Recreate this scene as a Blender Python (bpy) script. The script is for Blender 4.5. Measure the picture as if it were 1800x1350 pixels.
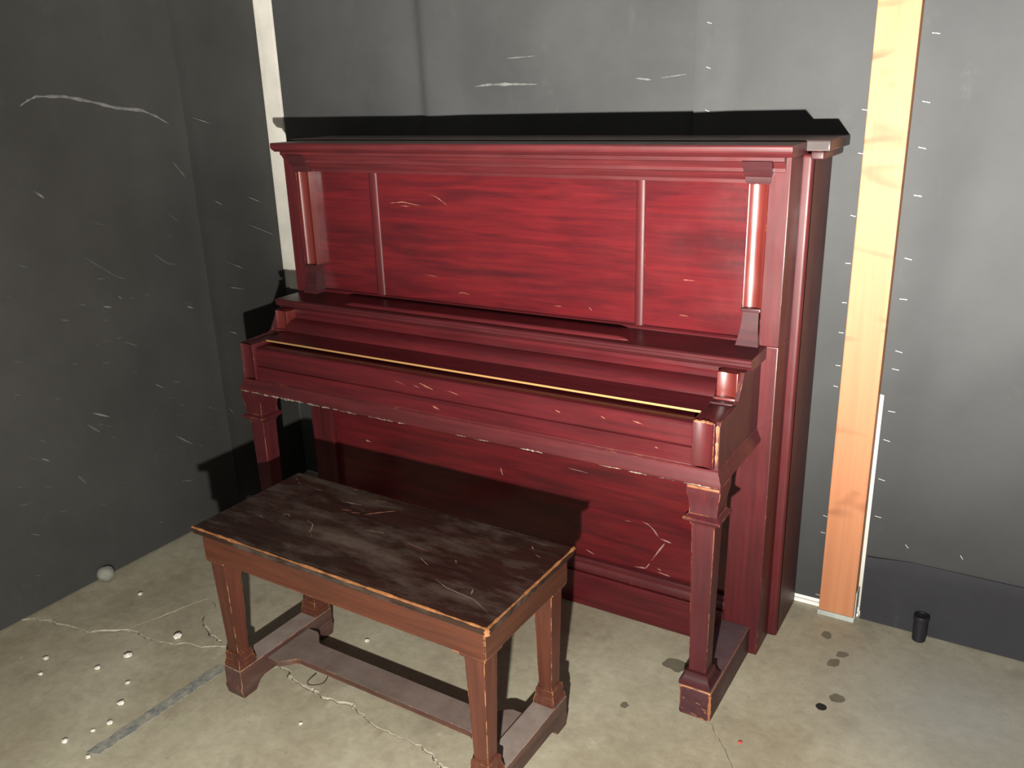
import bpy, bmesh, math, random
from mathutils import Vector, Matrix, noise
from mathutils.geometry import delaunay_2d_cdt
random.seed(7)
S = bpy.context.scene
for o in list(bpy.data.objects): bpy.data.objects.remove(o)
COL = S.collection

# ------------------------------------------------------------------ camera, world, lamp, exposure
YAW, PIT, ROL, FPX = -0.55474, -0.32585, -0.0309, 1520.2
F = Vector((math.sin(YAW)*math.cos(PIT), math.cos(YAW)*math.cos(PIT), math.sin(PIT)))
R0 = Vector((math.cos(YAW), -math.sin(YAW), 0)); U0 = R0.cross(F)
Rv = R0*math.cos(ROL) + U0*math.sin(ROL); Uv = -R0*math.sin(ROL) + U0*math.cos(ROL)
cd = bpy.data.cameras.new('camera'); cam = bpy.data.objects.new('camera', cd); COL.objects.link(cam)
m = Matrix((Rv, Uv, -F)).transposed().to_4x4(); m.translation = Vector((2.1665, -2.0831, 1.5131))
cam.matrix_world = m
cd.sensor_fit = 'HORIZONTAL'; cd.sensor_width = 36; cd.lens = FPX/1800*36; cd.clip_start = .02
S.camera = cam

W = bpy.data.worlds.new('world'); S.world = W; W.use_nodes = True
W.node_tree.nodes['Background'].inputs[0].default_value = (1.0, .97, .93, 1)
W.node_tree.nodes['Background'].inputs[1].default_value = .20

# the hand-held torch that lights the corner
TP = Vector((2.02, -2.10, .99))
def torch(name, kind, energy, aim=None):
    ld = bpy.data.lights.new(name, kind); ld.energy = energy; ld.shadow_soft_size = .016; ld.color = (1, .965, .89)
    lo = bpy.data.objects.new(name, ld); COL.objects.link(lo); lo.location = TP
    if aim: ld.spot_size = math.radians(104); ld.spot_blend = 1; lo.rotation_euler = (Vector(aim)-TP).to_track_quat('-Z', 'Y').to_euler()
torch('torch_spill', 'POINT', 310)
torch('torch_beam', 'SPOT', 880, (1.68, .3, 2.39))

S.view_settings.view_transform = 'Standard'; S.view_settings.look = 'None'
S.view_settings.gamma = 1; S.view_settings.use_curve_mapping = False; S.view_settings.exposure = 0

# ------------------------------------------------------------------ materials
def nt(name):
    mt = bpy.data.materials.new(name); mt.use_nodes = True
    n = mt.node_tree; return mt, n, n.nodes['Principled BSDF']
def N(n, t, **kw):
    x = n.nodes.new(t)
    for k, v in kw.items(): setattr(x, k, v)
    return x
def ramp(n, src, p0, p1, c0=(0,0,0,1), c1=(1,1,1,1)):
    r = N(n, 'ShaderNodeValToRGB'); r.color_ramp.elements[0].position = p0; r.color_ramp.elements[1].position = p1
    r.color_ramp.elements[0].color = c0; r.color_ramp.elements[1].color = c1
    n.links.new(src, r.inputs[0]); return r.outputs[0]
def mixc(n, fac, a, b, bt='MIX'):
    x = N(n, 'ShaderNodeMix', data_type='RGBA', blend_type=bt)
    for sk, v in ((0, fac), (6, a), (7, b)):
        if hasattr(v, 'links') or hasattr(v, 'is_linked'): n.links.new(v, x.inputs[sk])
        elif sk == 0: x.inputs[0].default_value = v
        else: x.inputs[sk].default_value = (*v[:3], 1)
    return x.outputs[2]
def tex(n, scale, s=1.0, detail=4, rough=.55, coord='Object', dist=0):
    tc = N(n, 'ShaderNodeTexCoord'); mp = N(n, 'ShaderNodeMapping'); mp.inputs['Scale'].default_value = scale
    n.links.new(tc.outputs[coord], mp.inputs[0])
    t = N(n, 'ShaderNodeTexNoise'); t.inputs['Scale'].default_value = s; t.inputs['Detail'].default_value = detail
    t.inputs['Roughness'].default_value = rough; t.inputs['Distortion'].default_value = dist
    n.links.new(mp.outputs[0], t.inputs['Vector']); return t.outputs['Fac']
def bump(n, bsdf, src, strength, dist=.002):
    b = N(n, 'ShaderNodeBump'); b.inputs['Strength'].default_value = strength; b.inputs['Distance'].default_value = dist
    n.links.new(src, b.inputs['Height']); n.links.new(b.outputs[0], bsdf.inputs['Normal'])
def mathn(n, op, a, b):
    x = N(n, 'ShaderNodeMath', operation=op)
    for i, v in enumerate((a, b)):
        if hasattr(v, 'is_linked'): n.links.new(v, x.inputs[i])
        else: x.inputs[i].default_value = v
    return x.outputs[0]
def wood(name, c_lo, c_hi, grain='x', rough=.38, wear=None, wear_amt=.5, figure=0, c_fig=(.03,.006,.006), coat=.0, dust=0, wear_r=.003, spec=.36, top=0, top_c=(.26, .22, .19)):
    mt, n, b = nt(name)
    sc = {'x': (1.2, 22, 22), 'z': (22, 22, 1.2), 'y': (22, 1.2, 22)}[grain]
    g = tex(n, sc, 3.0, 6, .6, dist=.4)
    col = ramp(n, g, .3, .7, (*c_lo, 1), (*c_hi, 1))
    if figure:
        sf = {'x': (1, 6, 7.5), 'z': (7.5, 6, 1), 'y': (6, 1, 7.5)}[grain]
        f = tex(n, sf, 3.6, 3, .5, dist=.6)
        f = ramp(n, f, .46, .72); f = mathn(n, 'MULTIPLY', f, figure)
        col = mixc(n, f, col, c_fig)
    if dust:
        d = ramp(n, tex(n, {'x': (1.6, 5, 5), 'y': (5, 1.6, 5), 'z': (5, 5, 1.6)}[grain], 2.6, 8, .7), .47, .75)
        col = mixc(n, mathn(n, 'MULTIPLY', d, dust), col, (.30, .25, .20))
    if wear:
        bv = N(n, 'ShaderNodeBevel', samples=4); bv.inputs['Radius'].default_value = wear_r
        ge = N(n, 'ShaderNodeNewGeometry'); dt = N(n, 'ShaderNodeVectorMath', operation='DOT_PRODUCT')
        n.links.new(bv.outputs[0], dt.inputs[0]); n.links.new(ge.outputs['Normal'], dt.inputs[1])
        e = mathn(n, 'SUBTRACT', 1.0, dt.outputs['Value'])
        e = ramp(n, e, .03, .16)
        w = ramp(n, tex(n, (1, 1, 1), 26, 6, .7), .62 - .3*wear_amt, .72 - .3*wear_amt)
        e = mathn(n, 'MULTIPLY', e, w)
        col = mixc(n, e, col, wear)
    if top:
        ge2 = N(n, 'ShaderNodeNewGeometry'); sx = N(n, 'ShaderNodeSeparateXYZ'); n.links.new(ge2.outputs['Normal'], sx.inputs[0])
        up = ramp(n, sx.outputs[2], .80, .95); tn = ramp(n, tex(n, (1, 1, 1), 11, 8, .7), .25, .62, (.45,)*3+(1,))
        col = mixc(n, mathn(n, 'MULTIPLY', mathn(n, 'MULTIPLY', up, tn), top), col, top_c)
    n.links.new(col, b.inputs['Base Color'])
    rv = ramp(n, tex(n, (2, 2, 2), 4, 5), .3, .8, (rough-.07,)*3 + (1,), (rough+.12,)*3 + (1,))
    n.links.new(rv, b.inputs['Roughness'])
    b.inputs['Coat Weight'].default_value = coat; b.inputs['Coat Roughness'].default_value = .22
    b.inputs['Specular IOR Level'].default_value = spec
    bump(n, b, g, .12, .001)
    return mt
RED_LO, RED_HI = (.046, .007, .009), (.092, .010, .013)
ORW = (.50, .20, .075)
M = {}
M['red_x'] = wood('mahogany_along', RED_LO, RED_HI, 'x', .30, None, 0, .35)
M['red_fig'] = wood('mahogany_figured', (.064, .007, .010), (.116, .010, .012), 'x', .25, None, 0, .62, (.026, .006, .008))
M['red_z'] = wood('mahogany_upright', (.048, .008, .010), (.090, .012, .014), 'z', .42, ORW, .22, .25, spec=.28)
M['red_dark'] = wood('mahogany_dark', (.030, .008, .010), (.058, .012, .014), 'x', .42, None, 0, .2)
M['red_side'] = wood('mahogany_side', (.040, .012, .013), (.075, .016, .017), 'z', .48, ORW, .2, .2)
M['red_column'] = wood('mahogany_column', (.085, .012, .010), (.14, .020, .015), 'z', .30, None, 0, .1, spec=.8)
M['red_leg'] = wood('mahogany_leg', (.042, .008, .011), (.080, .011, .014), 'z', .45, ORW, .45, .3)
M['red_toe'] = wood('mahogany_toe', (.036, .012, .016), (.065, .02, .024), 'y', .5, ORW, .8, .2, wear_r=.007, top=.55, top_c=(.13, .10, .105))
M['red_mould'] = wood('mahogany_moulding', (.055, .010, .012), (.095, .015, .017), 'x', .42, ORW, .12, .25)
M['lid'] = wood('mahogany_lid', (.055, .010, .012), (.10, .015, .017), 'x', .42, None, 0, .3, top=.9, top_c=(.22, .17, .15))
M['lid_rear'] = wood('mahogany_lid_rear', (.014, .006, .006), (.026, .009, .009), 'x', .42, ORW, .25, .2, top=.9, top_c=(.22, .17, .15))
M['cornice'] = wood('mahogany_cornice', (.055, .010, .012), (.10, .015, .017), 'x', .42, None, 0, .3)
M['shelf'] = wood('mahogany_shelf', (.040, .008, .010), (.075, .012, .014), 'x', .34, None, 0, .3)
BR = (.62, .30, .11)
M['bench_top'] = wood('bench_top_wood', (.012, .006, .005), (.036, .015, .010), 'x', .40, None, 0, .5, (.012, .007, .006), dust=.30, wear_r=.009)
M['bench_x'] = wood('bench_rail_wood', (.050, .015, .008), (.105, .031, .016), 'x', .40, BR, .30, .45, (.05, .018, .012))
M['bench_y'] = wood('bench_end_rail_wood', (.045, .016, .009), (.085, .030, .016), 'y', .42, BR, .35, .3, (.05, .018, .012))
M['bench_z'] = wood('bench_leg_wood', (.050, .016, .010), (.100, .030, .018), 'z', .42, BR, .55, .3, (.05, .016, .012))
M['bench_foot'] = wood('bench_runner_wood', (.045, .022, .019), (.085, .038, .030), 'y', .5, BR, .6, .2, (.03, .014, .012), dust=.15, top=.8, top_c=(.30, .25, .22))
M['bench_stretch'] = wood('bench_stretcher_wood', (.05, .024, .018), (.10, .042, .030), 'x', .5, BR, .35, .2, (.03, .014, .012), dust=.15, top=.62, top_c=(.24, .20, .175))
def plain(name, c, rough=.5, metal=0, spec=.5, nz=None):
    mt, n, b = nt(name)
    if nz:
        col = ramp(n, tex(n, (1, 1, 1), nz[0], 5), .3, .7, (*[x*nz[1] for x in c], 1), (*c, 1)); n.links.new(col, b.inputs['Base Color'])
    else: b.inputs['Base Color'].default_value = (*c, 1)
    b.inputs['Roughness'].default_value = rough; b.inputs['Metallic'].default_value = metal
    b.inputs['Specular IOR Level'].default_value = spec; return mt
M['brass'] = plain('brass_strip', (.52, .29, .11), .45, .4)
M['scratch'] = plain('scratch_raw_wood', (.28, .105, .065), .6, nz=(60, .6))
M['scratch_pale'] = plain('scratch_pale', (.34, .20, .17), .6, nz=(60, .6))
M['rawedge'] = plain('raw_edge_wood', (.36, .13, .05), .5, nz=(40, .35))
M['chipped'] = plain('chipped_edge', (.42, .33, .26), .5, nz=(22, .08))
M['staple'] = plain('staple_steel', (.9, .9, .88), .3, .5)
M['steel'] = plain('galvanised_steel', (.50, .54, .50), .5, .25, nz=(30, .75))
M['white'] = plain('white_paint', (.72, .69, .62), .55, nz=(9, .8))
M['foot_strip'] = plain('bright_white_strip', (.90, .88, .84), .5)
M['blackplastic'] = plain('black_plastic', (.008, .008, .012), .5)
M['black_fl'] = plain('black_blot', (.012, .011, .010), .7)
M['crumb'] = plain('plaster_crumb', (.80, .77, .68), .8, nz=(50, .7))
M['lump'] = plain('grey_lump', (.26, .26, .22), .9, nz=(20, .6))
M['redchip'] = plain('red_chip', (.60, .07, .045), .5)
M['wire'] = plain('rusty_wire', (.07, .05, .03), .6)
M['scuff'] = plain('chalk_scuff', (.19, .19, .18), .8, nz=(60, .45))
M['scuff_dim'] = plain('faint_scuff', (.095, .095, .092), .8, nz=(40, .55))
M['orange_block'] = plain('raw_corner_block', (.40, .09, .045), .5, nz=(30, .7))

def sheet_mat(name, c, rough, spec):
    mt, n, b = nt(name)
    f = ramp(n, tex(n, (1, 1, 1), 2.2, 8, .65), .3, .75, (*[x*.78 for x in c], 1), (*[x*1.22 for x in c], 1))
    d = ramp(n, tex(n, (1, 1, .5), 9, 8, .75), .60, .82); f = mixc(n, mathn(n, 'MULTIPLY', d, .28), f, (.12, .12, .115))
    n.links.new(f, b.inputs['Base Color']); b.inputs['Roughness'].default_value = rough
    b.inputs['Specular IOR Level'].default_value = spec
    bump(n, b, tex(n, (1, 1, 1), 240, 3), .10, .001); return mt
M['sheet'] = sheet_mat('black_sheeting', (.047, .048, .048), .72, .36)
M['sheet_right'] = sheet_mat('black_sheeting_right', (.036, .037, .039), .68, .50)
M['sheet_left'] = sheet_mat('black_sheeting_left', (.044, .0435, .041), .65, .28)
M['skirt'] = sheet_mat('black_skirt_sheeting', (.030, .030, .035), .65, .2)

def floor_mat():
    mt, n, b = nt('concrete')
    c = ramp(n, tex(n, (1, 1, 1), 2.1, 8, .6), .30, .70, (.285, .248, .170, 1), (.47, .44, .335, 1))
    f = ramp(n, tex(n, (1, 1, 1), 30, 8, .7), .35, .72, (.80, .78, .76, 1), (1.10, 1.10, 1.09, 1)); c = mixc(n, .8, c, f, 'MULTIPLY')
    d = ramp(n, tex(n, (1, 1, 1), 5.5, 6, .6), .56, .72); c = mixc(n, mathn(n, 'MULTIPLY', d, .55), c, (.20, .165, .12))
    p = ramp(n, tex(n, (1, 1, 1), 14, 8, .72), .62, .76); c = mixc(n, mathn(n, 'MULTIPLY', p, .55), c, (.64, .60, .50))
    k = ramp(n, tex(n, (1, 1, 1), 75, 3, .5), .70, .76); c = mixc(n, mathn(n, 'MULTIPLY', k, .6), c, (.13, .11, .08))
    # bluish reflection on the slab, painted in as a tint, front right
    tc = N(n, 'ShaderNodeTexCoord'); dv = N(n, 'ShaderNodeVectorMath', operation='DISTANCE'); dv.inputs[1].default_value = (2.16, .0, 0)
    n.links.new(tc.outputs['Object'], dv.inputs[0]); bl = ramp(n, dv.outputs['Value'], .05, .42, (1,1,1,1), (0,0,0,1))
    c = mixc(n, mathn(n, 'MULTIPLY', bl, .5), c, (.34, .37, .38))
    n.links.new(c, b.inputs['Base Color']); b.inputs['Roughness'].default_value = .62; b.inputs['Specular IOR Level'].default_value = .35
    bump(n, b, tex(n, (1, 1, 1), 38, 9, .7), .25, .003); return mt
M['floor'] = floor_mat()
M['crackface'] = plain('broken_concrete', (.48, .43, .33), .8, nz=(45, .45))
M['crackdark'] = plain('crack_near_shade', (.07, .06, .045), .9)  # near faces of the cracks: their shade is put into the colour
def stripe_mat():
    mt, n, b = nt('worn_blue_grey_paint')
    c = ramp(n, tex(n, (1, 1, 1), 40, 8, .75), .38, .66, (.125, .140, .148, 1), (.34, .315, .24, 1))
    n.links.new(c, b.inputs['Base Color']); b.inputs['Roughness'].default_value = .7; return mt
M['stripe'] = stripe_mat()
M['stain'] = plain('oil_stain', (.17, .155, .11), .6, nz=(30, .75))
def pine_mat():
    mt, n, b = nt('raw_pine')
    g = tex(n, (14, 14, .5), 3, 6, .55, dist=.6); c = ramp(n, g, .3, .75, (.40, .155, .068, 1), (.49, .20, .09, 1))
    k = ramp(n, tex(n, (1.5, 1.5, 4.5), 2.2, 2, .5, dist=.9), .58, .70); c = mixc(n, mathn(n, 'MULTIPLY', k, .8), c, (.22, .07, .025))
    n.links.new(c, b.inputs['Base Color']); b.inputs['Roughness'].default_value = .6; return mt
M['pine'] = pine_mat()

# ------------------------------------------------------------------ mesh helpers
def bm_new(): return bmesh.new()
def box(bm, x0, x1, y0, y1, z0, z1, bev=.002, seg=2):
    t = bmesh.new(); r = bmesh.ops.create_cube(t, size=1)
    for v in t.verts: v.co = Vector(((x0+x1)/2+v.co.x*(x1-x0), (y0+y1)/2+v.co.y*(y1-y0), (z0+z1)/2+v.co.z*(z1-z0)))
    if bev: bmesh.ops.bevel(t, geom=list(t.edges), offset=min(bev, .45*min(x1-x0, y1-y0, z1-z0)), segments=seg, affect='EDGES', profile=.6)
    merge(bm, t); return bm
def merge(bm, t):
    me = bpy.data.meshes.new('tmp'); t.to_mesh(me); t.free(); bm.from_mesh(me); bpy.data.meshes.remove(me)
def loft(bm, secs, bev=0):
    """rings of equal vertex count, capped"""
    t = bmesh.new(); rs = [[t.verts.new(p) for p in s] for s in secs]; k = len(rs[0])
    for a, b in zip(rs, rs[1:]):
        for i in range(k): t.faces.new((a[i], a[(i+1) % k], b[(i+1) % k], b[i]))
    t.faces.new(rs[0][::-1]); t.faces.new(rs[-1])
    bmesh.ops.recalc_face_normals(t, faces=t.faces)
    if bev: bmesh.ops.bevel(t, geom=[e for e in t.edges if len(e.link_faces) == 2 and e.calc_face_angle(0) > .6], offset=bev, segments=2, affect='EDGES', profile=.6)
    merge(bm, t); return bm
def rect(cx, cy, hx, hy, z): return [(cx-hx, cy-hy, z), (cx+hx, cy-hy, z), (cx+hx, cy+hy, z), (cx-hx, cy+hy, z)]
def prof_x(bm, prof, x0, x1, bev=0):
    """profile of (y, z) points swept along x"""
    return loft(bm, [[(x0, y, z) for y, z in prof], [(x1, y, z) for y, z in prof]], bev)
def prof_z(bm, prof, z0, z1, bev=0):
    return loft(bm, [[(x, y, z0) for x, y in prof], [(x, y, z1) for x, y in prof]], bev)
def prof_y(bm, prof, y0, y1, bev=0):
    return loft(bm, [[(x, y0, z) for x, z in prof], [(x, y1, z) for x, z in prof]], bev)
def ring(cx, cy, r, z, k=20): return [(cx+r*math.cos(a*2*math.pi/k), cy+r*math.sin(a*2*math.pi/k), z) for a in range(k)]
def ribbon(bm, pts, w, nrm, off=.0004, mid=True, taper=True, jit=.25):
    """thin scrape following pts on a surface with normal nrm, raised off it as a sliver with thickness"""
    nrm = Vector(nrm).normalized(); P = [Vector(p) for p in pts]
    Q = []
    for a, b in zip(P, P[1:]):
        for i in range(4): Q.append(a.lerp(b, i/4))
    Q.append(P[-1]); n = len(Q); top = []; 
    for i, q in enumerate(Q):
        d = (Q[min(i+1, n-1)]-Q[max(i-1, 0)]); s = d.cross(nrm).normalized()
        f = (.35+.65*math.sin(math.pi*(i+.15)/(n-.7)))*random.uniform(.35, 1.1) if taper else 1
        if i in (0, n-1): f = .05
        ww = w*.62*max(.1, f)*(1+random.uniform(-jit, jit))/2
        top.append((bm.verts.new(q+s*ww), bm.verts.new(q+nrm*off), bm.verts.new(q-s*ww)))
    for a, b in zip(top, top[1:]):
        for j in range(2):
            f = bm.faces.new((a[j], a[j+1], b[j+1], b[j]))
    bmesh.ops.recalc_face_normals(bm, faces=bm.faces)
    for f in bm.faces:
        if f.normal.dot(nrm) < 0: f.normal_flip()
def obj(name, bm, mat, parent=None, off=None, smooth=15):
    me = bpy.data.meshes.new(name)
    if off is not None:
        for v in bm.verts: v.co -= Vector(off)
    bm.to_mesh(me); bm.free()
    for mm in (mat if isinstance(mat, (list, tuple)) else [mat]): me.materials.append(mm)
    if smooth:
        me.polygons.foreach_set('use_smooth', [True]*len(me.polygons)); me.set_sharp_from_angle(angle=math.radians(smooth))
    o = bpy.data.objects.new(name, me); COL.objects.link(o)
    if parent: o.parent = parent
    return o
def tag(o, label=None, cat=None, group=None, kind=None):
    for k, v in (('label', label), ('category', cat), ('group', group), ('kind', kind)):
        if v: o[k] = v
    return o
def thing(name, label, cat, loc, rz=0):
    o = bpy.data.objects.new(name, None); COL.objects.link(o); o.location = loc; o.rotation_euler = (0, 0, rz); o.empty_display_size = .1
    return tag(o, label, cat)

# ------------------------------------------------------------------ floor with real cracks
XL, YB = -.38, .335
MAIN = [(-.50,-.96),(-.374,-.916),(-.348,-.895),(-.299,-.878),(-.258,-.876),(-.204,-.864),(-.14,-.859),(-.096,-.831),(-.036,-.792),(.004,-.786),(.055,-.788),(.107,-.784),(.152,-.769),(.185,-.745),(.231,-.742),(.253,-.729),(.278,-.709),(.312,-.703),(.363,-.7),(.42,-.698),(.458,-.685),(.477,-.69),(.504,-.69),(.545,-.693),(.560,-.712),(.597,-.72),(.645,-.726),(.671,-.722),(.698,-.732),(.74,-.729),(.791,-.716),(.807,-.722),(.847,-.731),(.888,-.748),(.939,-.75),(.978,-.753),(1.044,-.75),(1.081,-.758),(1.106,-.772),(1.127,-.779),(1.167,-.777),(1.235,-.783),(1.338,-.802),(1.491,-.821),(1.7,-.84),(2.0,-.83),(2.4,-.87),(3.2,-.92),(4.4,-.95)]
BRANCH = [(-.030,-.775),(-.024,-.745),(-.004,-.699),(.012,-.648),(.026,-.593),(.047,-.550),(.067,-.549),(.1,-.571)]
SPALL = [(.115,-.625),(.127,-.645),(.164,-.665),(.21,-.683),(.245,-.688),(.27,-.694)]
JOINT = [(1.632,-.322),(1.655,-.356),(1.682,-.385),(1.711,-.423),(1.73,-.448),(1.777,-.516),(1.86,-.65),(1.93,-.80)]
def path_y(x, P=MAIN):
    for (a, ya), (b, yb) in zip(P, P[1:]):
        if a <= x <= b: return ya+(yb-ya)*(x-a)/(b-a)
    return P[0][1] if x < P[0][0] else P[-1][1]
def raise_far(x, y):
    d = y-path_y(x)
    amp = .0028*max(0, min(1, (1.6-x)/.35))*(0.45+.55*noise.noise(Vector((x*6, 3.1, 0)))+.35)
    return amp*math.exp(-d/.07) if d > 0 else 0
def jag(P, n, a):
    out = []
    for (x0, y0), (x1, y1) in zip(P, P[1:]):
        for i in range(n):
            t = i/n; q = 0 if i == 0 else 1
            out.append((x0+(x1-x0)*t+q*random.uniform(-a, a), y0+(y1-y0)*t+random.uniform(-a, a)))
    out.append(P[-1]); return out
def build_floor():
    V, E_, info = [], [], []
    def add(p, tagv): V.append(Vector(p)); info.append(tagv); return len(V)-1
    X0, X1, Y0, Y1 = XL-.12, 4.4, -4.2, YB+.115
    def groove(P, w, wmax, depth, far=True, big=False):
        n = len(P); L, Cn, Rr = [], [], []
        for i, (x, y) in enumerate(P):
            a, b = P[max(i-1, 0)], P[min(i+1, n-1)]; d = Vector((b[0]-a[0], b[1]-a[1])).normalized(); s = Vector((-d.y, d.x))
            wf = (w+(wmax-w)*max(0, noise.noise(Vector((x*14, y*14, .3)))*1.6))
            if 0 == i or i == n-1: wf = .0006
            q = Vector((x, y)); wn = wf*.55
            L.append(add(q+s*wf, ('far', x))); Cn.append(add(q, ('mid', depth))); Rr.append(add(q-s*wn, ('near', x)))
        for k in (L, Cn, Rr):
            for a, b in zip(k, k[1:]): E_.append((a, b))
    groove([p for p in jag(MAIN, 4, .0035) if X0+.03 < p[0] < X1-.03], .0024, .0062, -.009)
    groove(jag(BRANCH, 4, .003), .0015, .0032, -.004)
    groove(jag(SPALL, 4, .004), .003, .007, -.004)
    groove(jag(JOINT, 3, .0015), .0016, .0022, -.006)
    keep = [v.copy() for v in V]
    y = Y0
    near = lambda p: any(abs(p[0]-k.x) < .018 and abs(p[1]-k.y) < .018 for k in keep)
    xs = [X0, -.38]+[-.34+.06*i for i in range(47)]+[2.6, 2.9, 3.3, 3.8, X1]
    ys = [Y0, -3.6, -3, -2.5, -2.1, -1.8, -1.6]+[-1.5+.06*i for i in range(31)]+[Y1]
    for x in xs:
        for yy in ys:
            p = (x+random.uniform(-.01, .01)*(x not in (X0, X1)), yy+random.uniform(-.01, .01)*(yy not in (Y0, Y1)))
            if not near(p): add(p, ('grid', 0))
    vs, es, fs, ov, oe, of = delaunay_2d_cdt(V, E_, [], 0, 1e-5)
    bm = bmesh.new(); bv = []; kinds = []
    for i, v in enumerate(vs):
        k = info[ov[i][0]] if ov[i] else ('grid', 0)
        z = noise.noise(Vector((v.x*1.7, v.y*1.7, 0)))*.0 + raise_far(v.x, v.y)
        if k[0] == 'mid': z = k[1]
        bv.append(bm.verts.new((v.x, v.y, z))); kinds.append(k[0])
    for f in fs:
        try: fc = bm.faces.new([bv[i] for i in f])
        except ValueError: continue
        ks = [kinds[i] for i in f]
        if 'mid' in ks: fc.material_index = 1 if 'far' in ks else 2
    bmesh.ops.recalc_face_normals(bm, faces=bm.faces)
    for f in bm.faces:
        if f.normal.z < 0: f.normal_flip()
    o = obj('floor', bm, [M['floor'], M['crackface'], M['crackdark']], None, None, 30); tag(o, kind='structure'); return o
FL = build_floor()
# worn stripe of paint and dark stains on the slab
bm = bmesh.new()
def flat_patch(bm, outline, z=.0012):
    vs = [bm.verts.new((x, y, z)) for x, y in outline]; lo_ = [bm.verts.new((x, y, -.001)) for x, y in outline]
    f = bm.faces.new(vs)
    for i in range(len(vs)): bm.faces.new((lo_[i], lo_[(i+1) % len(vs)], vs[(i+1) % len(vs)], vs[i]))
    bmesh.ops.recalc_face_normals(bm, faces=bm.faces)
ol = []
for i in range(25):
    t = i/24; ol.append((.345+(.334-.345)*t+random.uniform(-.003, .003), -.770+(-1.172+.770)*t))
for i in range(25):
    t = 1-i/24; ol.append((.383+(.368-.383)*t+random.uniform(-.003, .003), -.760+(-1.158+.760)*t))
flat_patch(bm, ol); obj('paint_stripe', bm, M['stripe'], FL, None, 0)
def blob(cx, cy, rx, ry, rot=0, k=22, j=.16, z=.001):
    out = []; ph = random.random()*9
    for i in range(k):
        a = 2*math.pi*i/k; r = 1+j*noise.noise(Vector((math.cos(a)*1.5+ph, math.sin(a)*1.5, ph)))*2
        x, y = rx*r*math.cos(a), ry*r*math.sin(a)
        out.append((cx+x*math.cos(rot)-y*math.sin(rot), cy+x*math.sin(rot)+y*math.cos(rot)))
    return out
for i, (x, y, rx, ry) in enumerate([(1.475,-.152,.036,.026),(1.885,-.078,.022,.016),(1.857,.117,.018,.012),(1.844,.067,.022,.014),(1.417,-.369,.011,.010),(1.80,.19,.02,.013)]):
    bm = bmesh.new(); flat_patch(bm, blob(x, y, rx, ry, .4*i), .0009); obj('stain', bm, M['stain'], FL, None, 0)
bm = bmesh.new(); flat_patch(bm, blob(1.856, -.131, .0135, .0125, 0, 20, .05), .0015)
o = obj('black_spot', bm, M['black_fl'], FL, None, 0); o['label'] = 'round black spot stuck on the concrete'

# ------------------------------------------------------------------ walls
bm = bmesh.new(); box(bm, XL-.12, 4.4, YB+.004, YB+.115, 0, 2.9, 0); tag(obj('wall_back', bm, M['white'], None, None, 0), kind='structure')
bm = bmesh.new(); box(bm, XL-.12, XL-.004, -4.2, YB+.004, 0, 2.9, 0); tag(obj('wall_left', bm, M['white'], None, None, 0), kind='structure')
bm = bmesh.new(); box(bm, XL+.026, -.290, YB-.004, YB+.004, .80, 2.9, .002); tag(obj('trim_1', bm, M['white'], None, None), 'white painted strip up the back corner of the room', None, None, 'structure')
bm = bmesh.new(); box(bm, -.28, 1.86, YB-.007, YB+.004, .0, .0105, .001); box(bm, -.28, 1.86, YB-.005, YB+.004, .0145, .032, .001)
tag(obj('foot_strips_back', bm, M['foot_strip'], None, None), kind='structure')  # two white strips along the foot of the back wall

def grid_sheet(name, us, zs, place, mat, thick=.0016):
    bm = bmesh.new(); A = []
    for z in zs: A.append([(bm.verts.new(place(u, z, 0)), bm.verts.new(place(u, z, thick))) for u in us])
    nu, nz = len(us), len(zs)
    for j in range(nz-1):
        for i in range(nu-1):
            for s in (0, 1): bm.faces.new([A[j][i][s], A[j][i+1][s], A[j+1][i+1][s], A[j+1][i][s]][::(1 if s == 0 else -1)])
    for j in range(nz-1):
        for i in (0, nu-1): bm.faces.new((A[j][i][0], A[j+1][i][0], A[j+1][i][1], A[j][i][1]))
    for i in range(nu-1):
        for j in (0, nz-1): bm.faces.new((A[j][i][0], A[j][i][1], A[j][i+1][1], A[j][i+1][0]))
    bmesh.ops.recalc_face_normals(bm, faces=bm.faces)
    return obj(name, bm, mat, None, None, 50)
def lin(a, b, n): return [a+(b-a)*i/(n-1) for i in range(n)]
def bell(t, w): return math.exp(-(t/w)**2)
def nz3(a, b, c): return noise.noise(Vector((a, b, c)))
def sstep(a, b, x):
    t = max(0, min(1, (x-a)/(b-a))); return t*t*(3-2*t)
# back wall, left length: fold near x = .37
def h_back_a(x, z):
    xf = .345+.022*(1.8-z)
    h = .0012 + .0035*(1+nz3(x*2.1, z*.8, 1.7)) + .013*sstep(xf, xf+.035, x)*(1-sstep(xf+.04, xf+.20, x)) + .004*(1-sstep(xf-.10, xf, x))*sstep(xf-.25, xf-.1, x)
    return h
SA = grid_sheet('wall_sheet', lin(-.283, 1.305, 120), sorted(lin(.010, 2.88, 50)+[.80, .815]), lambda x, z, t: (x+(1-sstep(.80, .815, z))*(-.093)*(1-sstep(-.283, .1, x)), YB-.001-h_back_a(x, z)*sstep(-.29, -.1, x)*.9 - (.0016-t), z), M['sheet'])
tag(SA, 'dark grey sheeting on the back wall above and behind the piano', 'wall sheeting')
def h_back_b(x, z):
    return .013*(1-sstep(1.30, 1.42, x)) + .003 + .003*(1+nz3(x*3.1, z*1.1, 5.2)) + .0022*sum(bell(x-1.332, .02)*bell(z-zz, .03) for zz in (1.671, 1.559, 1.448))*-1
SB = grid_sheet('wall_sheet', lin(1.297, 1.80, 70), lin(.026, 2.88, 120), lambda x, z, t: (x, YB-.001-h_back_b(x, z)-(.0016-t), z), M['sheet'])
tag(SB, 'dark grey sheeting between the piano and the raw timber post', 'wall sheeting')
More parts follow.
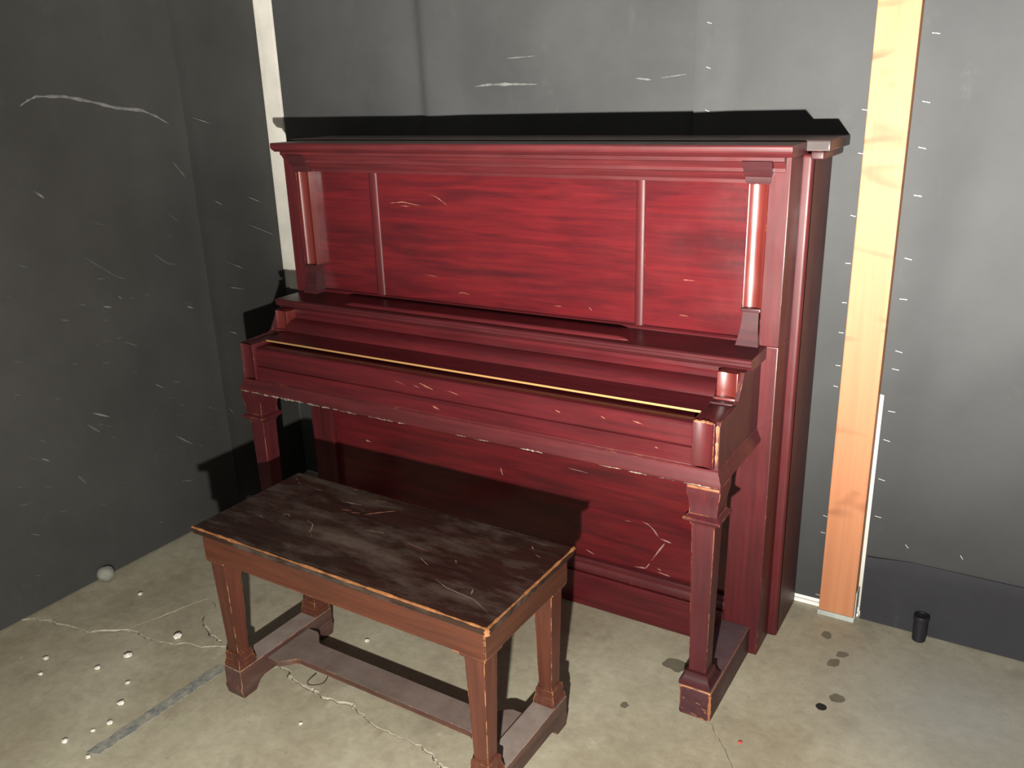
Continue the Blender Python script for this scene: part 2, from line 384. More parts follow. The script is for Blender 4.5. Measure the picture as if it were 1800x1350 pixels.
def edge_c(z): return 1.80+.062*(1-sstep(.70, .712, z))
def h_back_c(x, z):
    q = (x-1.86); dg = .0
    for (x0, z0, sl, am, w) in ((1.9, .66, .85, .006, .07), (1.9, 1.02, 1.15, .004, .10), (1.92, .34, .55, .004, .09), (2.0, 1.30, 1.6, .004, .12)):
        d = ((z-z0)-sl*(x-x0))/math.sqrt(1+sl*sl); dg += 2.2*am*bell(d, w*1.6)*sstep(1.87, 2.05, x)
    return .002+.004*(1+nz3(x*1.6, z*1.2, 8.8))*sstep(1.85, 1.99, x)+dg
def pl_c(u, z, t):
    e = edge_c(z); x = e+(4.38-e)*(u**1.9)
    return (x, YB-.001-h_back_c(x, z)-(.0016-t), z)
SC = grid_sheet('wall_sheet', lin(0, 1, 90), sorted(set(lin(.02, 2.88, 130)+[.70, .712])), pl_c, M['sheet_right'])
tag(SC, 'dark grey stapled sheeting on the wall right of the timber post', 'wall sheeting')
def h_skirt(x, z): return .009+.012*sstep(1.95, 2.4, x)*0+.0025*(1+nz3(x*2.5, z*2, 3.3))
SK = grid_sheet('skirt_sheet', lin(1.866, 4.37, 90), lin(.004, .222, 12), lambda x, z, t: (x, YB-.003-h_skirt(x, z)-.004*(z < .21)-(.0016-t), z-.012*sstep(.1, .22, z)*(1-sstep(1.86, 2.0, x))), M['skirt'])
tag(SK, 'darker low strip of sheeting along the floor right of the timber post', 'wall sheeting')
# left wall
def h_left(y, z):
    yf = -.052+.012*math.sin(z*2.1)
    return .002+.004*(1+nz3(y*1.5, z*.9, 2.2))+.005*bell(y-yf, .02)+.004*bell(y-yf+.09, .10)
SD = grid_sheet('wall_sheet', lin(-4.18, -.045, 150), lin(.006, 2.88, 60), lambda y, z, t: (XL+.001+h_left(y, z)+(.0016-t), y, z), M['sheet_left'])
tag(SD, 'large scuffed dark sheeting on the left wall, up to the vertical seam', 'wall sheeting')
SE = grid_sheet('wall_sheet', lin(-.062, .3305, 40), lin(.006, 2.88, 60), lambda y, z, t: (XL+.001+.004+.003*(1+nz3(y*3, z, 6.1))-.004*sstep(-.05, .0, y)+(.0016-t), y, z), M['sheet_left'])
tag(SE, 'narrow dark sheeting on the left wall between seam and white corner strip', 'wall sheeting')

# staples: little bridges of wire, shared mesh
def staple_mesh(w):
    bm = bmesh.new(); r = .0008
    box(bm, -w/2, w/2, -.0030, -.0014, -r, r, .0004, 1); box(bm, -w/2, -w/2+.0014, -.0030, .003, -r, r, 0); box(bm, w/2-.0014, w/2, -.0030, .003, -r, r, 0)
    me = bpy.data.meshes.new('staple'); bm.to_mesh(me); bm.free(); me.materials.append(M['staple']); return me
SM_ = staple_mesh(.017); SM_S = staple_mesh(.012)
def put_staples(parent, pts, hf, me, tilt=.12):
    for x, z in pts:
        o = bpy.data.objects.new('staple', me); COL.objects.link(o); o.parent = parent
        o.location = (x, YB-.001-hf(x, z)-.0016, z); o.rotation_euler = (0, tilt+random.uniform(-.1, .1), 0)
put_staples(SC, [(1.885,1.615),(1.881,1.46),(1.884,1.352),(1.887,1.236),(1.882,1.076),(1.882,.97),(1.886,.828),(1.883,.778),(1.886,.658),(1.882,.572),(1.881,.453),(1.883,.338)], h_back_c, SM_)
put_staples(SC, [(1.967,.269),(2.105,.272)], h_back_c, SM_S, .9)
put_staples(SB, [(1.742,1.444),(1.743,1.338),(1.739,1.18),(1.738,1.055),(1.738,.948),(1.737,.864),(1.737,.77),(1.736,.709),(1.741,.307),(1.739,.252),(1.741,.041)], h_back_b, SM_S)
put_staples(SB, [(1.332,1.671),(1.334,1.559),(1.336,1.448)], h_back_b, SM_S, .35)

# scuffs on the sheeting
def on_left(y, z): return (XL+.001+h_left(y, z)+.0020, y, z)
def on_back(x, z): return (x, YB-.001-h_back_a(x, z)*.9-.0020, z)
bm = bmesh.new(); ribbon(bm, [on_left(*q) for q in [(-.60,1.515),(-.573,1.530),(-.546,1.540),(-.459,1.538),(-.369,1.52),(-.295,1.501),(-.204,1.491),(-.154,1.47),(-.11,1.445)]], .017, (1, 0, 0), jit=.15)
o = obj('scuff_mark', bm, M['scuff'], SD, None, 0); o['label'] = 'long pale curved scuff'
bm = bmesh.new()
LS = [(-.61,1.28),(-.581,1.255),(-.4,.921),(-.387,.909),(-.459,.9),(-.427,.889),(-.146,.831),(-.121,.819),(-.32,.594),(-.29,.572),(-.276,.388),(-.212,.331),(-.563,.57),(-.507,.538),(-.754,.485),(-.73,.466)]
for a, b in zip(LS[::2], LS[1::2]): ribbon(bm, [on_left(*a), on_left(*b)], .011, (1, 0, 0))
tag(obj('scuff_marks', bm, M['scuff'], SD, None, 0), kind='stuff')
bm = bmesh.new()
LF = [(-.547,.496),(-.589,.54),(-.115,1.322),(-.075,1.268),(-.491,1.064),(-.397,.986),(-.248,1.035),(-.189,.986),(-.408,.77),(-.36,.741),(-.651,.385),(-.629,.345)]
for a, b in zip(LF[::2], LF[1::2]): ribbon(bm, [on_left(*a), on_left(*b)], .012, (1, 0, 0))
for i in range(60):
    y, z = random.uniform(-1.1, -.12), random.uniform(.1, 1.2); L = random.uniform(.015, .05)
    ribbon(bm, [on_left(y, z), on_left(y+L, z-L*random.uniform(.1, .9))], random.uniform(.003, .008), (1, 0, 0))
tag(obj('faint_scuff_marks', bm, M['scuff_dim'], SD, None, 0), kind='stuff')
bm = bmesh.new()
onE = lambda y, z: (XL+.0125, y, z)
for a, b in (((.033,1.178),(.071,1.157)), ((.186,1.175),(.251,1.146)), ((-.018,1.465),(.062,1.439)), ((.165,1.079),(.31,1.01)), ((.03,.968),(.129,.915)), ((-.03,.413),(-.01,.382)), ((.05,.86),(.12,.84)), ((.02,.70),(.06,.68))):
    ribbon(bm, [onE(*a), onE(*b)], .008, (1, 0, 0))
tag(obj('scuff_marks', bm, M['scuff'], SE, None, 0), kind='stuff')
bm = bmesh.new()
for pts, w in (([(.57,1.532),(.62,1.536),(.70,1.535),(.795,1.532)], .014), ([(1.117,1.539),(1.166,1.533)], .011), ([(.69,1.61),(.80,1.613)], .006), ([(1.19,1.537),(1.27,1.545)], .006)):
    ribbon(bm, [on_back(*q) for q in pts], w, (0, -1, 0))
tag(obj('scuff_marks', bm, M['scuff'], SA, None, 0), kind='stuff')

# ------------------------------------------------------------------ timber post
PO = (1.803, .31, 0)
post = thing('timber_post', 'raw orange pine stud standing upright against the back wall', 'post', PO)
bm = bmesh.new(); box(bm, 1.753, 1.852, .291, .331, .015, 2.88, .003); obj('stud', bm, M['pine'], post, PO)
bm = bmesh.new(); box(bm, 1.751, 1.855, .288, .333, 0, .0152, .001); box(bm, 1.853, 1.8565, .291, .3285, .012, .10, .001)
o = obj('metal_shoe', bm, M['steel'], post, PO); o['label'] = 'pale galvanised steel shoe'

# ------------------------------------------------------------------ upright piano
PX = (.84, .10, 0)
piano = thing('upright_piano', 'old red mahogany upright piano with closed lid on two square legs', 'piano', PX)
def part(name, bm, mat, parent=piano, sm=15): return obj(name, bm, mat, parent, PX, sm)
CX = .8405
def mir(x): return 2*CX-x
XA, XB = .030, 1.651                                # case width
# outer rear frame and front stiles
for s in (0, 1):
    f = (lambda a, b: (a, b)) if s == 0 else (lambda a, b: (mir(b), mir(a)))
    bm = bmesh.new(); x0, x1 = f(1.590, 1.675)
    box(bm, x0, x1, .118, .318, .0, 1.352, .003); part('side_panel', bm, M['red_side'])
    bm = bmesh.new(); x0, x1 = f(1.643, 1.675)       # rounded outer front corner of the frame
    box(bm, x0, x1, .110, .140, .0, 1.352, .011, 6); part('side_post', bm, M['red_z'], piano, 40)
    bm = bmesh.new(); x0, x1 = f(1.601, 1.651); box(bm, x0, x1, 0, .125, .895, 1.352, .0025); part('upper_stile', bm, M['red_z'])
    bm = bmesh.new(); x0, x1 = f(1.552, 1.651); box(bm, x0, x1, 0, .125, 0, .895, .0025); part('lower_stile', bm, M['red_z'])
    # pilaster
    xc = 1.577 if s == 0 else mir(1.577)
    prof = [(xc+.0225, .06), (xc+.0225, .006)]+[(xc+.0297*math.sin(a), -.012+.0297*math.cos(a)-.003) for a in lin(.76, -.76, 17)]+[(xc-.0225, .006), (xc-.0225, .06)]
    bm = bmesh.new(); prof_z(bm, prof, .985, 1.300); pil = part('pilaster', bm, M['red_column'], piano, 40)
    bm = bmesh.new(); box(bm, xc-.025, xc+.025, -.003, .06, .978, .988, .003, 2)
    secs = []
    for t in lin(0, 1, 9):
        z = .978-t*.083; e = .020+.009*(t**2); d = .002-.020*(t**1.6)
        secs.append([(xc-e, d, z), (xc+e, d, z), (xc+e, .06, z), (xc-e, .06, z)])
    loft(bm, secs); part('console', bm, M['red_dark'], pil)
# back, top
bm = bmesh.new(); box(bm, mir(1.60), 1.60, .28, .316, .02, 1.35, .002); part('back_panel', bm, M['red_dark'])
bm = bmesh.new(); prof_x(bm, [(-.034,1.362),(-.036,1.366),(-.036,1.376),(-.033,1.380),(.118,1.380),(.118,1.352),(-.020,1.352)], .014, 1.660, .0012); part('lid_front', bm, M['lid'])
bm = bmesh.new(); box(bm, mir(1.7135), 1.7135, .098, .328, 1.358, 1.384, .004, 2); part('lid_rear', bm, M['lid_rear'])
for s in (0, 1):
    a, b = (1.668, 1.700) if s == 0 else (mir(1.700), mir(1.668))
    bm = bmesh.new(); box(bm, a, b, .105, .322, 1.338, 1.358, .006, 3); part('lid_moulding', bm, M['red_dark'])
# cornice under the lid: ogee profile
cp = [(-.022,1.352),(-.022,1.343),(-.016,1.340),(-.013,1.335),(-.008,1.329),(-.006,1.326),(-.006,1.318),(.002,1.316),(.006,1.312),(.010,1.306),(.018,1.300),(.022,1.297),(.022,1.289),(.05,1.287),(.05,1.352)]
bm = bmesh.new(); prof_x(bm, cp, .040, 1.640); part('cornice', bm, M['cornice'], piano, 25)
for x0, x1 in ((1.545, 1.612), (mir(1.612), mir(1.545))):
    bm = bmesh.new(); secs = [rect((x0+x1)/2, .025, (x1-x0)/2-e, .028+g, z) for e, g, z in ((.006, .0, 1.289), (.003, .003, 1.297), (.003, .004, 1.306), (.0, .013, 1.316), (0, .016, 1.324), (-.002, .022, 1.335), (-.002, .026, 1.343))]
    loft(bm, secs); part('cornice_block', bm, M['red_dark'], piano, 25)
# upper panel with two battens
bm = bmesh.new(); box(bm, .06, 1.62, .036, .060, .885, 1.30, 0); up = part('upper_panel', bm, M['red_fig'])
for x0, x1 in ((.352, .386), (1.252, 1.279)):
    xc, h = (x0+x1)/2, (x1-x0)/2
    bm = bmesh.new(); prof_z(bm, [(xc+h*math.cos(a), .0365-.0065*math.sin(a)) for a in lin(0, math.pi, 11)], .895, 1.29); part('batten', bm, M['red_z'], up, 40)
bm = bmesh.new(); prof_x(bm, [(.036,.895),(.024,.895),(.024,.899),(.029,.903),(.036,.905)], mir(1.555), 1.555); part('bead', bm, M['red_x'], up)
UP = lambda x, z: (x, .0355, z)
bm = bmesh.new()
for pts, w in (([(.585,1.229),(.61,1.222),(.647,1.199)], .005), ([(.43,1.198),(.48,1.203),(.55,1.194)], .005), ([(.47,1.192),(.51,1.190)], .004), ([(.67,.936),(.69,.939),(.712,.935)], .006), ([(1.385,1.037),(1.419,1.037)], .005), ([(1.378,.943),(1.405,.941)], .005), ([(1.114,.937),(1.123,.928)], .004), ([(.54,.985),(.60,.98)], .003), ([(1.0,.93),(1.03,.93)], .003)):
    ribbon(bm, [UP(*q) for q in pts], w, (0, -1, 0))
tag(part('scratches', bm, M['scratch'], up, 0), kind='stuff')
# music shelf
bm = bmesh.new(); prof_x(bm, [(.036,.895),(-.126,.895),(-.131,.892),(-.131,.886),(-.127,.883),(-.127,.876),(-.122,.872),(-.116,.870),(-.113,.864),(.036,.864)], .056, 1.623, 0); sh = part('music_shelf', bm, M['shelf'], piano, 25)
bm = bmesh.new(); loft(bm, [[(x, -.092+r*c*.009, .894+abs(s_)*r*.011*(1 if s_ >= 0 else .1)) for c, s_ in [(math.cos(a), math.sin(a)) for a in lin(0, 2*math.pi*11/12, 12)]] for x, r in ((.325, .15), (.335, .6), (.36, 1), (1.26, 1), (1.282, .6), (1.292, .15))]); part('book_lip', bm, M['red_x'], sh, 50)
# fallboard
fb = [(-.10,.866),(-.118,.866),(-.120,.856),(-.117,.848),(-.122,.838)]+[(-.122-.050*math.sin(a)*1.0, .838-.030*(1-math.cos(a))-.004*a) for a in lin(.15, 1.45, 9)]+[(-.20,.8035),(-.2560,.7985),(-.2560,.7932),(-.10,.7932)]
bm = bmesh.new(); prof_x(bm, fb, mir(1.550), 1.550); fbd = part('fallboard', bm, M['red_x'], piano, 30)
bm = bmesh.new(); box(bm, mir(1.548), 1.548, -.2585, -.2555, .7936, .7990, .0008); o = part('hinge_strip', bm, M['brass'], fbd); o['label'] = 'thin brass coloured edge strip'
# key slip
ks = [(-.2300,.7850),(-.2600,.7850),(-.294,.7845),(-.3005,.7825),(-.3040,.778),(-.3055,.772),(-.306,.762),(-.308,.732),(-.3025,.7295),(-.3025,.7265),(-.308,.724),(-.309,.684),(-.2300,.684)]
bm = bmesh.new(); prof_x(bm, ks, mir(1.549), 1.549); kslip = part('key_slip', bm, M['red_x'], piano, 30)
bm = bmesh.new(); KS = lambda x, z: (x, -.3065 if z > .73 else -.3098, z)
for pts, w in (([(.551,.748),(.588,.741)], .006), ([(.767,.765),(.79,.758),(.814,.752)], .009), ([(.745,.755),(.77,.75)], .005), ([(.81,.706),(.832,.699)], .012), ([(.86,.757),(.90,.75)], .006), ([(1.316,.762),(1.328,.757)], .005), ([(1.398,.765),(1.427,.760)], .005), ([(1.457,.711),(1.467,.708)], .005), ([(1.19,.757),(1.205,.752)], .006), ([(.68,.76),(.72,.75)], .003)):
    ribbon(bm, [KS(*q) for q in pts], w, (0, -1, 0))
tag(part('scratches', bm, M['scratch'], kslip, 0), kind='stuff')
# keybed with moulding round three sides
mp = [(0,.640),(.010,.637),(.014,.641),(.014,.650),(.010,.657),(.008,.664),(.004,.671),(.004,.676),(0,.680)]
bm = bmesh.new(); box(bm, .066, 1.611, -.305, .0, .640, .684, .001)
XM0, XM1, YM = .069, 1.609, -.305
sec = []
for (x, y, dx, dy) in ((XM0, 0, -1, 0), (XM0, YM, -1, -1), (XM1, YM, 1, -1), (XM1, 0, 1, 0)):
    sec.append([bm.verts.new((x+dx*d, y+dy*d, z)) for d, z in mp])
for a, b in zip(sec, sec[1:]):
    for i in range(len(mp)-1): bm.faces.new((a[i], b[i], b[i+1], a[i+1]))
bmesh.ops.recalc_face_normals(bm, faces=bm.faces)
kb = part('keybed', bm, M['red_mould'], piano, 30)
# raw wood showing where the underside edge of the keybed is chipped
bm = bmesh.new(); x = .058
while x < 1.56:
    L = random.uniform(.015, .07)
    if x < .52 or random.random() < .55:
        k = max(2, int(L/.012)); wd = .014 if x < .38 else .0095 if x < .5 else random.uniform(.003, .008)
        ribbon(bm, [(x+L*i/k, -.3195+random.uniform(-.0006, .0004), .6395+random.uniform(-.0012, .0012)) for i in range(k+1)], wd, (0, -1, -.25), .0008, jit=.6)
    x += L+random.uniform(.001, .012 if x < .5 else .05)
tag(part('chipped_edge', bm, M['chipped'], kb, 0), 'pale chips along the lower keybed edge', None, None, 'stuff')
bm = bmesh.new(); box(bm, 1.545, 1.622, -.3225, -.306, .6315, .6385, .002); part('edge_chip', bm, M['rawedge'], kb)['label'] = 'bare orange wood at the right front corner'
# cheeks at both ends of the keyboard
for s in (0, 1):
    f = (lambda x: x) if s == 0 else mir
    def pr(c, hw, yf, yb, bulge, z0, z1, bm):
        R_ = hw*.90/math.sin(.62)
        P = [(c+hw, yb), (c+hw, yf+.004), (c+hw*.95, yf)]+[(c+R_*math.sin(q), yf-R_*math.cos(.62)+R_*math.cos(q)) for q in lin(.62, -.62, 13)]+[(c-hw*.95, yf), (c-hw, yf+.004), (c-hw, yb)]
        prof_z(bm, P, z0, z1, .0015)
    bm = bmesh.new(); pr(f(1.576), .027, -.316, -.15, .020, .682, .796, bm); chk = part('cheek', bm, M['red_z'], piano, 40)
    x0, x1 = sorted((f(1.602), f(1.612)))
    bm = bmesh.new(); side = [(-.308,.682),(-.308,.788),(-.303,.796),(-.19,.800),(-.178,.806),(-.170,.818),(-.140,.866),(0,.866),(0,.682)]
    prof_x(bm, side, x0, x1, .002); part('cheek_side', bm, M['red_side'], chk)
    bm = bmesh.new(); pr(f(1.576), .026, -.158, -.06, .018, .800, .866, bm); box(bm, *sorted((f(1.549), f(1.604))), -.168, -.08, .796, .806, .004, 2); part('cheek_scroll', bm, M['red_column'], chk, 40)
    bm = bmesh.new(); box(bm, *sorted((f(1.549), f(1.604))), -.19, .0, .70, .80, .002); part('cheek_block', bm, M['red_dark'], chk)
ck = [o for o in piano.children if o.name.startswith('cheek')][0]
bm = bmesh.new(); ribbon(bm, [(1.551,-.3150,.7945),(1.565,-.3135,.7952),(1.578,-.312,.7955),(1.600,-.3150,.7945)], .009, (0,-1,.6), .0006, taper=False, jit=.5)
ribbon(bm, [(1.6065,-.3095,.791),(1.6070,-.3095,.77),(1.6068,-.3095,.745),(1.6072,-.3095,.72),(1.6068,-.3095,.69)], .008, (.3,-1,0), .0006, taper=False, jit=.6)
tag(part('worn_edges', bm, M['rawedge'], ck, 0), 'orange bare wood on the rim of the right cheek', None, None, 'stuff')
# lower panel
bm = bmesh.new(); box(bm, mir(1.553), 1.553, .020, .045, .10, .65, 0); lp = part('lower_panel', bm, M['red_fig'])
bm = bmesh.new(); prof_x(bm, [(.02,.160),(.006,.157),(.002,.152),(.003,.147),(.010,.143),(.012,.134),(.009,.126),(.004,.121),(.004,.113),(.02,.113)], mir(1.553), 1.553); part('panel_moulding', bm, M['red_mould'], lp, 25)
bm = bmesh.new(); box(bm, mir(1.553), 1.553, -.008, .045, 0, .113, .004); part('plinth', bm, M['red_x'])
bm = bmesh.new(); LPt = lambda x, z: (x, .0195, z)
for pts, w in (([(.258,.380),(.283,.378)], .010), ([(1.292,.321),(1.313,.315),(1.331,.301),(1.346,.281)], .006), ([(1.350,.279),(1.384,.273)], .012), ([(1.365,.268),(1.345,.235),(1.325,.20)], .009), ([(1.32,.19),(1.308,.170),(1.27,.165)], .007), ([(.811,.391),(.819,.365)], .007), ([(1.238,.31),(1.26,.311)], .004), ([(1.343,.180),(1.356,.176)], .008), ([(1.111,.180),(1.14,.170)], .008), ([(1.344,.168),(1.385,.164)], .007), ([(.60,.48),(.66,.478)], .003), ([(1.05,.44),(1.12,.437)], .003)):
    ribbon(bm, [LPt(*q) for q in pts], w, (0, -1, 0))
tag(part('scratches', bm, M['scratch_pale'], lp, 0), kind='stuff')
# legs and toes
def leg(xc):
    yc = -.279
    bm = bmesh.new(); loft(bm, [rect(xc, yc, hx, hx, z) for hx, z in ((.0225, .118), (.0285, .535))], .003); lg = part('leg', bm, M['red_leg'])
    bm = bmesh.new(); loft(bm, [rect(xc, yc, h, h, z) for h, z in ((.030, .532), (.032, .538), (.043, .546), (.045, .549), (.045, .554), (.040, .557), (.034, .562), (.034, .572), (.0345, .585), (.036, .598), (.039, .612), (.0405, .622), (.0405, .641))]); part('capital', bm, M['red_leg'], lg, 25)
    bm = bmesh.new(); loft(bm, [rect(xc, yc, h, h, z) for h, z in ((.041, .084), (.041, .094), (.036, .098), (.031, .106), (.029, .114), (.029, .119), (.0235, .121))]); part('base_moulding', bm, M['red_dark'], lg, 25)
leg(1.583); leg(mir(1.583))
for x0, x1 in ((1.546, 1.629), (mir(1.629), mir(1.546))):
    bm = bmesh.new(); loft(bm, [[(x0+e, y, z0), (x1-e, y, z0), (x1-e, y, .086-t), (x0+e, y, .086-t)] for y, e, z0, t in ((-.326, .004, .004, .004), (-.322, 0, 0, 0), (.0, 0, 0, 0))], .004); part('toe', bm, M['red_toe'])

bm = bmesh.new()
ribbon(bm, [(1.6265,-.3268,.082),(1.6268,-.3268,.06),(1.6262,-.3268,.035),(1.6268,-.3268,.006)], .011, (.25,-1,0), .0006, taper=False, jit=.5)
for (x, z, L, w) in ((1.556,.052,.006,.008),(1.590,.048,.014,.008),(1.605,.035,.015,.006),(1.578,.012,.018,.008),(1.60,.006,.02,.006),(1.612,.028,.008,.010),(1.553,.02,.006,.005)):
    ribbon(bm, [(x,-.3263,z),(x+L,-.3263,z-.004)], w, (0,-1,0), .0004)
tag(part('edge_chips', bm, M['rawedge'], [o for o in piano.children if o.name.startswith('toe')][0], 0), 'bare wood chips on the front of the right toe', None, None, 'stuff')

# ------------------------------------------------------------------ bench
BL, BW = .892, .373
bench = thing('piano_bench', 'dark brown wooden piano bench with worn edges, in front of the piano', 'bench', (.4414, -.8514, 0), -.0119)
def bp(name, bm, mat, parent=bench, sm=15): return obj(name, bm, mat, parent, None, sm)
bm = bmesh.new(); box(bm, 0, BL, 0, BW, .481, .5, .004, 2); bt = bp('seat_top', bm, M['bench_top'])
for nm, a, mt in (('front_rail', (.022, BL-.016, .010, .030), 'bench_x'), ('back_rail', (.022, BL-.016, BW-.030, BW-.010), 'bench_x'), ('end_rail', (.022, .042, .028, BW-.028), 'bench_y'), ('end_rail', (BL-.036, BL-.014, .012, BW-.012), 'bench_y')):
    bm = bmesh.new(); box(bm, *a, .411, .482, .0025); bp(nm, bm, M[mt])
def edge_run(p0, p1, nrm, w0, w1, name, n=70):
    bm = bmesh.new(); p0, p1 = Vector(p0), Vector(p1); d = (p1-p0); side = d.cross(Vector(nrm)).normalized(); nv = Vector(nrm).normalized(); V = []
    for i in range(n+1):
        t = i/n; q = p0+d*t; w = w0+(w1-w0)*max(0, .35+1.3*noise.noise(Vector((t*9+w0*900, 2, 1)))+.5*noise.noise(Vector((t*40, 5, 1))))
        V.append((bm.verts.new(q+side*w*.5), bm.verts.new(q+nv*.0012), bm.verts.new(q-side*w*.5)))
    for a, b in zip(V, V[1:]):
        for j in range(2): bm.faces.new((a[j], a[j+1], b[j+1], b[j]))
    bmesh.ops.recalc_face_normals(bm, faces=bm.faces)
    for f in bm.faces:
        if f.normal.dot(nv) < 0: f.normal_flip()
    return bp(name, bm, M['worn_edge'], bt, 40)
M['worn_edge'] = plain('worn_golden_edge', (.34, .14, .05), .45, nz=(38, .30))
edge_run((.0, .0005, .4995), (BL, .0005, .4995), (0, -1, 1), .0025, .0095, 'worn_edge')['label'] = 'front edge worn to golden wood'
edge_run((BL-.0005, 0, .4995), (BL-.0005, BW, .4995), (1, 0, 1), .003, .009, 'worn_edge', 30)
edge_run((BL-.001, .001, .482), (BL-.001, .001, .4995), (1, -1, 0), .008, .014, 'worn_edge', 6)
T = lambda x, y: (x, y, .5001)
bm = bmesh.new()
for pts, w in (([(.279,.138),(.295,.120),(.311,.106)], .003), ([(.27,.256),(.30,.262)], .010), ([(.345,.262),(.365,.285),(.40,.315)], .014), ([(.305,.255),(.328,.262)], .007), ([(.316,.337),(.347,.346)], .004), ([(.021,.340),(.04,.332)], .004), ([(.05,.322),(.06,.318)], .008), ([(.125,.312),(.144,.314)], .004), ([(.218,.362),(.233,.363)], .004), ([(.801,.329),(.812,.318)], .008), ([(.828,.300),(.845,.294)], .005), ([(.10,.13),(.13,.12)], .004), ([(.53,.20),(.6,.19)], .002)):
    ribbon(bm, [T(*q) for q in pts], w, (0, 0, 1), .0003)
tag(bp('scratches', bm, M['scratch'], bt, 0), kind='stuff')
bm = bmesh.new()
for pts, w in (([(.155,.161),(.168,.168),(.182,.161)], .008), ([(.236,.166),(.262,.160),(.279,.138),(.286,.118)], .006), ([(.69,.10),(.73,.085),(.81,.075),(.86,.05)], .003), ([(.60,.16),(.64,.14)], .004), ([(.784,.109),(.793,.089)], .006), ([(.68,.19),(.69,.18)], .008), ([(.40,.20),(.45,.21)], .003), ([(.24,.29),(.30,.30)], .006)):
    ribbon(bm, [T(*q) for q in pts], w, (0, 0, 1), .0002)
tag(bp('scuffs', bm, plain('bench_scuff', (.30, .24, .18), .7, nz=(40, .4)), bt, 0), kind='stuff')
def bench_leg(xc, yc):
    bm = bmesh.new(); loft(bm, [rect(xc, yc, h, h, z) for h, z in ((.0185, .130), (.0255, .404))], .0025); lg = bp('leg', bm, M['bench_z'])
    bm = bmesh.new(); loft(bm, [rect(xc, yc, h, h, z) for h, z in ((.026, .396), (.030, .400), (.033, .405), (.033, .412))]); bp('capital', bm, M['bench_z'], lg, 25)
    bm = bmesh.new(); loft(bm, [rect(xc, yc, h, h, z) for h, z in ((.029, .084), (.029, .096), (.0275, .099), (.0265, .105), (.0245, .108), (.0245, .124), (.0235, .128), (.019, .131))]); bp('base_moulding', bm, M['bench_z'], lg, 25)
for xc in (.052, .842):
    for yc in (.045, .327): bench_leg(xc, yc)
    # runner with bracket feet cut from one board
    w = .031
    side = [(.016,.0),(.060,.0),(.068,.012),(.078,.022),(.092,.028),(BW-.092,.028),(BW-.078,.022),(BW-.068,.012),(BW-.060,0),(BW-.016,0),(BW-.010,.028),(BW-.014,.036),(BW-.014,.085),(.014,.085),(.014,.036),(.010,.028)]
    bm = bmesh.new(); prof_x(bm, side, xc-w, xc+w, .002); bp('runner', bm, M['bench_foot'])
# stretcher: flared board between the runners
ol = []
xa, xb = .083, .811
def half(x):
    d = min(x-xa, xb-x); return .040+.038*(1-sstep(.035, .085, d))
xs = lin(xa, xb, 60); top = [(x, .186-half(x)) for x in xs]; bot = [(x, .186+half(x)) for x in xs[::-1]]
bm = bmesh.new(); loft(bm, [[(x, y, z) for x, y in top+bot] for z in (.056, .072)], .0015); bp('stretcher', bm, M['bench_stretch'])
bm = bmesh.new(); box(bm, .783, .814, .024, .052, .396, .412, .002); bp('corner_block', bm, M['orange_block'])['label'] = 'orange raw wood corner block'

# ------------------------------------------------------------------ small things on the floor
def rock(name, x, y, r, h, mat, sub=2, z0=0):
    bm = bmesh.new(); bmesh.ops.create_icosphere(bm, subdivisions=sub, radius=1); ph = random.random()*20
    for v in bm.verts:
        k = 1+(.35 if sub < 3 else .12)*noise.noise(v.co*1.6+Vector((ph, ph, 0))); v.co = Vector((v.co.x*r*k*(random.uniform(.95, 1.05) if sub < 3 else 1), v.co.y*r*k, v.co.z*h*k))
    zmin = min(v.co.z for v in bm.verts)
    for v in bm.verts: v.co.z -= zmin
    o = obj(name, bm, mat, None, None, 0 if sub < 2 else 60); o.location = (x, y, z0); o.rotation_euler = (0, 0, random.uniform(0, 6)); return o
CR = [(-.169,-.644,.010),(-.117,-.998,.009),(-.062,-1.047,.008),(.058,-.952,.009),(.087,-.875,.013),(.192,-.951,.008),(.251,-1.014,.010),(.291,-1.077,.008),(.279,-1.115,.006),(.253,-1.174,.009),(.355,-1.180,.007)]
CL = ['white crumb nearest the left wall, right of the grey lump', 'white crumb farthest left on the floor, upper of a close pair', 'white crumb farthest left on the floor, lower of a close pair',
 'middling white crumb below the crack, left of the biggest one', 'biggest white crumb on bare concrete just below the crack', 'white crumb straight below the biggest one',
 'white crumb midway between the crack and the end of the painted stripe', 'white crumb just left of the painted stripe, upper of two', 'smallest white crumb left of the painted stripe',
 'white crumb at lower left, left of the stripe end', 'white crumb beside the near end of the painted stripe']
for (x, y, r), lb in zip(CR, CL):
    tag(rock('plaster_crumb', x, y, r, r*.5, M['crumb'], 1), lb, 'crumb', 'white plaster crumbs on the floor at left')
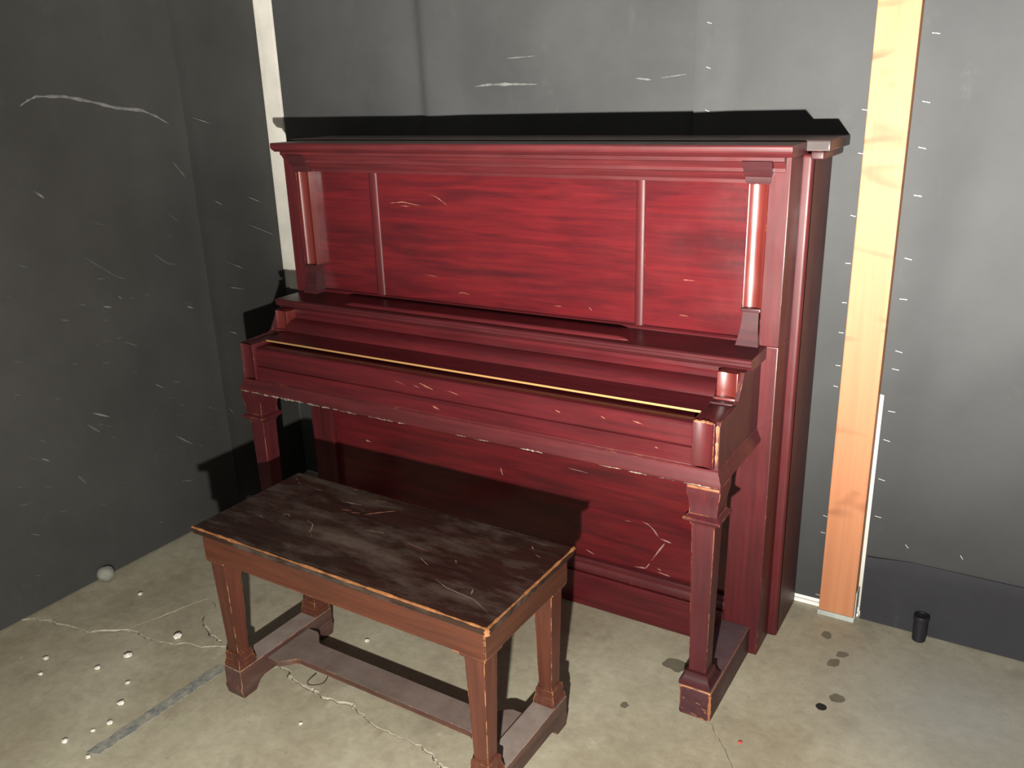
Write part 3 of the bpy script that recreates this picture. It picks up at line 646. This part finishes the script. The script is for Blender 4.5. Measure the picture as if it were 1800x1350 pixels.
tag(rock('plaster_crumb', .728, -.836, .006, .003, M['crumb'], 1), 'tiny white crumb below the middle of the long crack', 'crumb')
tag(rock('plaster_crumb', .646, -.48, .008, .004, M['crumb'], 1), 'white crumb on concrete behind the bench stretcher', 'crumb')
tag(rock('plaster_crumb', .138, -.742, .013, .009, M['crumb'], 1), 'pale crumb lodged in the crack left of the bench', 'crumb')
tag(rock('plaster_lump', -.349, -.640, .028, .026, M['lump'], 3), 'pale grey rounded lump at the foot of the left wall', 'lump')
tag(rock('red_chip', 1.716, -.357, .006, .0025, M['redchip'], 1), 'tiny red chip on the floor right of the front piano toe', 'chip')
# bent wire
def tube(pts, r, mat, name):
    cu = bpy.data.curves.new(name, 'CURVE'); cu.dimensions = '3D'; cu.bevel_depth = r; cu.bevel_resolution = 2
    sp = cu.splines.new('NURBS'); sp.points.add(len(pts)-1); sp.use_endpoint_u = True; sp.order_u = 3
    for p, q in zip(sp.points, pts): p.co = (*q, 1)
    t = bpy.data.objects.new('tmp', cu); COL.objects.link(t); dg = bpy.context.evaluated_depsgraph_get()
    me = bpy.data.meshes.new_from_object(t.evaluated_get(dg)); bpy.data.objects.remove(t); me.name = name
    me.materials.clear(); me.materials.append(mat); o = bpy.data.objects.new(name, me); COL.objects.link(o); return o
tag(tube([(.628,-.672,.008),(.623,-.697,.004),(.630,-.712,.003),(.646,-.711,.003),(.661,-.701,.003),(.672,-.688,.004),(.664,-.662,.008),(.652,-.640,.014)], .0014, M['wire'], 'bent_wire'), 'short bent dark wire on the concrete below the bench stretcher', 'wire')
# black canister by the right wall
can = thing('black_canister', 'small black cylinder standing on the floor against the right wall sheeting', 'canister', (2.030, .293, 0))
bm = bmesh.new(); loft(bm, [ring(0, 0, r, z, 24) for r, z in ((.0165, 0), (.018, .002), (.0185, .045), (.0185, .066))]); obj('canister_body', bm, M['blackplastic'], can)
bm = bmesh.new(); loft(bm, [ring(0, 0, r, z, 24) for r, z in ((.0195, .066), (.0205, .068), (.0205, .078), (.019, .080), (.016, .080), (.0155, .077))]); obj('canister_lid', bm, M['blackplastic'], can)
